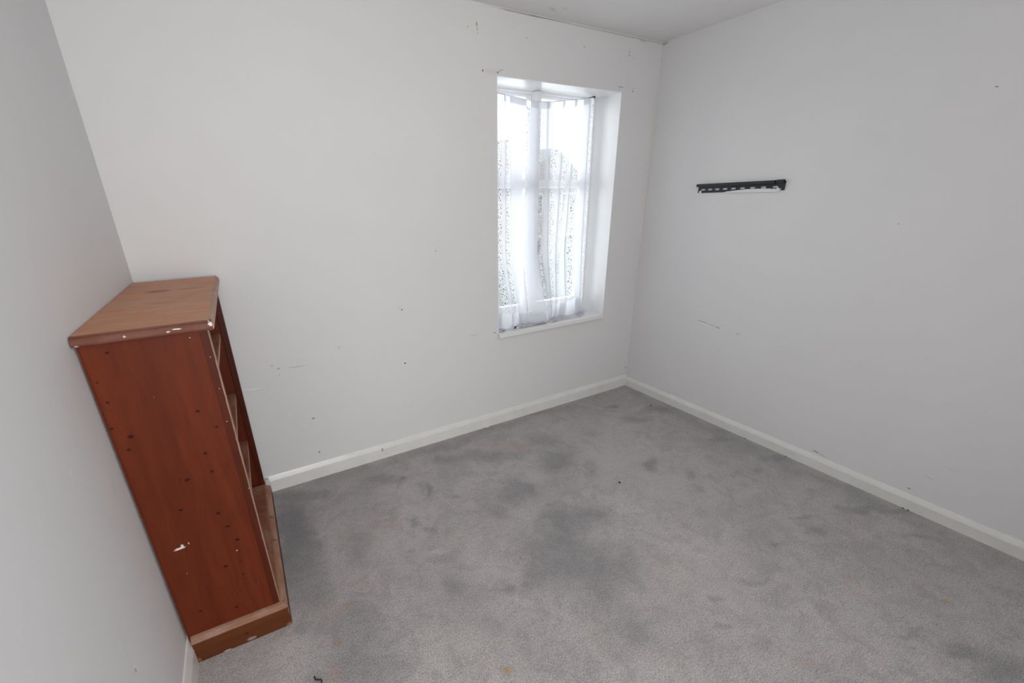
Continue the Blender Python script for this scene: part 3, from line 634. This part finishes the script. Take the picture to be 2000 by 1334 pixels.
# ------------------------------------------------------------------ wall-mount rail on the right wall
m_blk = flat('black_powder_coat', (0.012, 0.013, 0.018), .38, nz=.15, nscale=80)
br = tag(empty('wall_bracket', (0, -.675, 1.494)), 'black slotted steel rail screwed to the right wall, lower edge smeared with white paint', 'wall bracket')
YA, YB = -.421, -.946                                   # left end, right end
def bz(y): return lerp(1.4945, 1.5025, (y - YA) / (YB - YA)) # underside rises to the right
slots = [-.4553, -.5024, -.5501, -.6013, -.6536, -.7093, -.7687, -.8307, -.8957]
def rail():
    bm = bmesh.new(); x0, x1 = -.008, -.005
    ys = [YA]; hs = .0155
    cells = []
    hh = .047
    zl = [0, .0155, .0265, .0335]                       # plate levels: below slots, slot, above slots
    edges = [YA]
    for s in slots: edges += [s + hs, s - hs]
    edges.append(YB)
    def q(ya, yb, za, zb):
        for x in (x0, x1):
            bm.faces.new([bm.verts.new((x, y, bz(y) + z)) for y, z in ((ya, za), (yb, za), (yb, zb), (ya, zb))])
    for i in range(len(edges) - 1):
        ya, yb = edges[i], edges[i + 1]; slot = i % 2 == 1
        if i == 0: q(ya, ya - .013, 0, zl[2]); q(ya - .013, yb, .010, zl[2]); q(ya, yb, zl[2], hh); continue
        if i == len(edges) - 2: q(ya, yb + .018, .012, zl[2]); q(yb + .018, yb, 0, zl[2]); q(ya, yb, zl[2], hh); continue
        if slot:
            q(ya, yb, 0, .0135); q(ya, yb, .0235, hh)
            # rounded slot ends
            for yy, sg in ((ya, -1), (yb, 1)):
                for za, zb, z2 in ((.0135, .0175, .0135), (.0235, .0195, .0235)):
                    for x in (x0, x1):
                        bm.faces.new([bm.verts.new((x, y, bz(y) + z)) for y, z in ((yy, za), (yy, zb), (yy + sg * .004, z2))])
        else: q(ya, yb, 0, hh)
    bmesh.ops.remove_doubles(bm, verts=bm.verts[:], dist=.00005)
    # hooked top lip, proud of the plate, notched near its right end
    for a, b, top in ((YA + .007, -.8945, .0525), (-.9025, YB + .006, .0545)):
        for (xa, xb, za, zb) in ((-.022, -.005, top - .003, top), (-.022, -.019, top - .0165, top - .003), (-.008, -.005, .045, top - .003)):
            v = []
            for y in (a, b):
                for x, z in ((xa, za), (xb, za), (xb, zb), (xa, zb)): v.append(bm.verts.new((x, y, bz(y) + z)))
            for f in ((0, 1, 2, 3), (4, 7, 6, 5), (0, 4, 5, 1), (1, 5, 6, 2), (2, 6, 7, 3), (3, 7, 4, 0)): bm.faces.new([v[k] for k in f])
    # packing that holds the plate off the wall at both ends
    for y in (-.47, -.93): box(bm, -.005, -.0003, y - .012, y + .012, bz(y) + .028, bz(y) + .045)
    bmesh.ops.translate(bm, verts=bm.verts[:], vec=-Vector(br.location))
    return bm
obj('rail', rail(), m_blk, br)
m_wp = flat('smeared_white_paint', (0.78, 0.77, 0.78), .5, nz=.05, nscale=50)
for y, z in ((-.4405, 1.5005), (-.9135, 1.5085)):
    bm = bmesh.new(); cyl(bm, (-.010, y, z), .0085, .006, 'x', 18, .006)
    cyl(bm, (-.005, y, z), .0045, .009, 'x', 12)
    bmesh.ops.translate(bm, verts=bm.verts[:], vec=-Vector(br.location)); tag(obj('screw', bm, m_wp, br, bevel=.001), 'painted-over white screw')
def smear():
    bm = bmesh.new(); N = 44; top, bot = [], []
    for i in range(N + 1):
        y = lerp(-.60, -.925, i / N); f = i / N
        zt = bz(y) + .0025 + .010 * min(1, f * 2.4) - .006 * max(0, (f - .75) / .25) + .0012 * noise.noise(Vector((y * 70, 0, 0)))
        if i == 0: zt = bz(y) - .001
        zb = bz(y) - .003 - .004 * f + .002 * noise.noise(Vector((y * 40, 3, 0)))
        top.append(bm.verts.new((-.0088, y, zt))); bot.append(bm.verts.new((-.0088, y, zb)))
    for i in range(N): bm.faces.new((top[i], top[i + 1], bot[i + 1], bot[i]))
    r = bmesh.ops.extrude_face_region(bm, geom=bm.faces[:]); bmesh.ops.translate(bm, verts=[g for g in r['geom'] if isinstance(g, bmesh.types.BMVert)], vec=(.0006, 0, 0))
    bmesh.ops.translate(bm, verts=bm.verts[:], vec=-Vector(br.location)); return bm
tag(obj('paint_smear', smear(), m_wp, br), 'white paint along the lower right edge')
# fresh white emulsion halo painted round the rail on the wall
def halo():
    bm = bmesh.new(); N = 60; top, bot = [], []
    for i in range(N + 1):
        y = lerp(YA + .012, YB - .014, i / N); n = noise.noise(Vector((y * 25, 7, 0))); n2 = noise.noise(Vector((y * 25, 0, 9)))
        top.append(bm.verts.new((-.0004, y, bz(y) + .062 + .004 * n))); bot.append(bm.verts.new((-.0004, y, bz(y) - .010 - .004 * n2)))
    for i in range(N): bm.faces.new((top[i], top[i + 1], bot[i + 1], bot[i]))
    return bm
bpm = halo(); bmesh.ops.translate(bpm, verts=bpm.verts[:], vec=-Vector(br.location))
tag(obj('paint_outline', bpm, flat('fresh_emulsion', (0.80, 0.80, 0.805), .5), br), 'fresher white paint on the wall round the rail')

# ------------------------------------------------------------------ crumbs on the carpet
m_dkc = flat('dark_lint', (.015, .013, .015), .8); m_whc = flat('white_chip', (.82, .82, .8), .6)
def crumb(name, x, y, r, m, label, cat, seed, flatn=.5, group=None):
    bm = bmesh.new(); bmesh.ops.create_icosphere(bm, subdivisions=2, radius=r)
    for v in bm.verts:
        k = 1 + .5 * noise.noise(v.co * (1.2 / r) + Vector((seed, 0, 0))); v.co *= k; v.co.z *= flatn; v.co.x *= 1.3
    zmin = min(v.co.z for v in bm.verts)
    for v in bm.verts: v.co.z -= zmin
    o = obj(name, bm, m); o.location = (x, y, 0.0002); o.rotation_euler.z = seed; return tag(o, label, cat, group)
crumb('lint_ball', -1.0714, -.9605, .0055, m_dkc, 'black lint ball on the carpet beside the round dark stain, below the window', 'lint', 1.2)
crumb('carpet_crumb', -.1523, -.3989, .0055, m_dkc, 'black crumb on the carpet near the far corner under the window', 'crumb', 2.4)
crumb('paint_chip', -1.372, -.0265, .0070, m_whc, 'white paint chip lying against the skirting left of the window', 'paint chip', 3.1)
crumb('paint_chip', -1.385, -.075, .0032, m_whc, 'tiny white paint chip on the carpet just in front of the skirting', 'paint chip', 4.1)
bm = bmesh.new()
pts = [(-.020, .004), (-.010, -.003), (0, 0), (.008, .004), (.014, .001), (.018, -.006), (.015, -.012)]
tube(bm, [(a, b, .0028) for a, b in pts], .0022)
o = obj('thread_scrap', bm, m_dkc, smooth=True); o.location = (-2.742, -1.2127, 0.0); o.rotation_euler.z = -.9
tag(o, 'curled black scrap of thread on the carpet in front of the bookcase plinth', 'thread scrap')
# loose bits of underlay felt along the right skirting are carpet fluff
for i, (x, y) in enumerate(((-.0195 - .004, -1.05), (-.024, -1.30), (-.024, -1.86), (-.023, -1.88))):
    crumb('dirt_speck', x, y, .0038, m_dkc, ('dark dirt speck by the right skirting, farthest from the viewer of four', 'dark dirt speck by the right skirting, second farthest of four', 'dark dirt speck by the right skirting, far one of the nearest pair', 'dark dirt speck by the right skirting, nearest the viewer of four')[i], 'dirt speck', i + .5, group='dirt specks along the right skirting')

# ------------------------------------------------------------------ outside, seen through the net
m_brick = flat('pinkish_brick', (.36, .30, .28), .9, nz=.08, nscale=3)
m_render = flat('pale_render', (.44, .43, .42), .9, nz=.08, nscale=2)
m_slate = flat('grey_slate', (.36, .37, .39), .8, nz=.15, nscale=4)
m_wf = flat('white_window', (.8, .8, .8), .5); m_dg = flat('dark_pane', (.04, .05, .06), .15)
m_green = flat('garden_green', (.08, .12, .10), 1, nz=.35, nscale=3); m_grass = flat('lawn', (.13, .16, .12), 1, nz=.25, nscale=2)
G = -2.9
tag(obj('garden_ground', B(-30, 60, .9, 70, G - .3, G), m_grass), kind='structure')
def house(name, cx, cy, w, d, he, hr, m, label, gable_front):
    t = tag(empty(name, (cx, cy, G)), label, 'house')
    bm = bmesh.new()
    if gable_front:
        extrude_profile(bm, [(-w / 2, 0), (w / 2, 0), (w / 2, he), (0, hr), (-w / 2, he)], (0, 0, 0), (0, d, 0), (1, 0, 0))
    else:
        extrude_profile(bm, [(0, 0), (d, 0), (d, he), (d / 2, hr), (0, he)], (-w / 2, 0, 0), (w / 2, 0, 0), (0, 1, 0))
    obj('wall', bm, m, t)
    bm = bmesh.new(); tk = .14; ov = .3
    if gable_front:
        k = (hr - he) / (w / 2)
        extrude_profile(bm, [(-w / 2 - ov, he - ov * k + .02), (0, hr + .02), (w / 2 + ov, he - ov * k + .02), (w / 2 + ov, he - ov * k + tk), (0, hr + tk + .03), (-w / 2 - ov, he - ov * k + tk)], (0, -ov, 0), (0, d + ov, 0), (1, 0, 0))
    else:
        k = (hr - he) / (d / 2)
        extrude_profile(bm, [(-ov, he - ov * k + .02), (d / 2, hr + .02), (d + ov, he - ov * k + .02), (d + ov, he - ov * k + tk), (d / 2, hr + tk + .03), (-ov, he - ov * k + tk)], (-w / 2 - ov, 0, 0), (w / 2 + ov, 0, 0), (0, 1, 0))
    obj('roof', bm, m_slate, t)
    bm = bmesh.new(); box(bm, -w * .28 - .35, -w * .28 + .35, d * .5 - .3, d * .5 + .3, he, hr + .8)
    c = obj('chimney', bm, m_brick, t)
    for wx in (-w * .25, w * .25):
        for wz in (.9, he - 1.7):
            f = obj('window', B(wx - .6, wx + .6, -.06, .0, wz, wz + 1.2), m_wf, t)
            bm = bmesh.new(); box(bm, wx - .52, wx - .04, -.075, -.06, wz + .08, wz + 1.12); box(bm, wx + .04, wx + .52, -.075, -.06, wz + .08, wz + 1.12); obj('pane', bm, m_dg, f)
    return t
house('brick_house', 15.1, 20, 2.6 * 2, 6, 5.0, 6.75, m_brick, 'brick house with a pointed slate gable across the gardens, faint behind the net', True)
house('rendered_house', 14, 28, 10, 7, 4.9, 6.95, m_render, 'pale rendered house with a long slate roof, faint behind the left of the net', False)
def bush(name, cx, cy, r, h, label, seed):
    bm = bmesh.new(); bmesh.ops.create_icosphere(bm, subdivisions=5, radius=1)
    for v in bm.verts:
        k = 1 + .18 * noise.noise(v.co * 2.2 + Vector((seed, 0, 0))) + .12 * noise.noise(v.co * 7 + Vector((0, seed, 0))); v.co *= k
        v.co.x *= r; v.co.y *= r; v.co.z = (v.co.z + .93) * h / 2
    o = obj(name, bm, m_green, smooth=True); o.location = (cx, cy, G - .02); return tag(o, label, 'bush')
bush('garden_bush', 9.3, 11.5, 1.5, 2.3, 'rounded green bush in the garden, tinting the lower net right of the mullion', 1)
bush('garden_bush', 6.9, 9.4, 1.1, 1.6, 'lower green bush nearer the window, behind the middle of the net', 4)
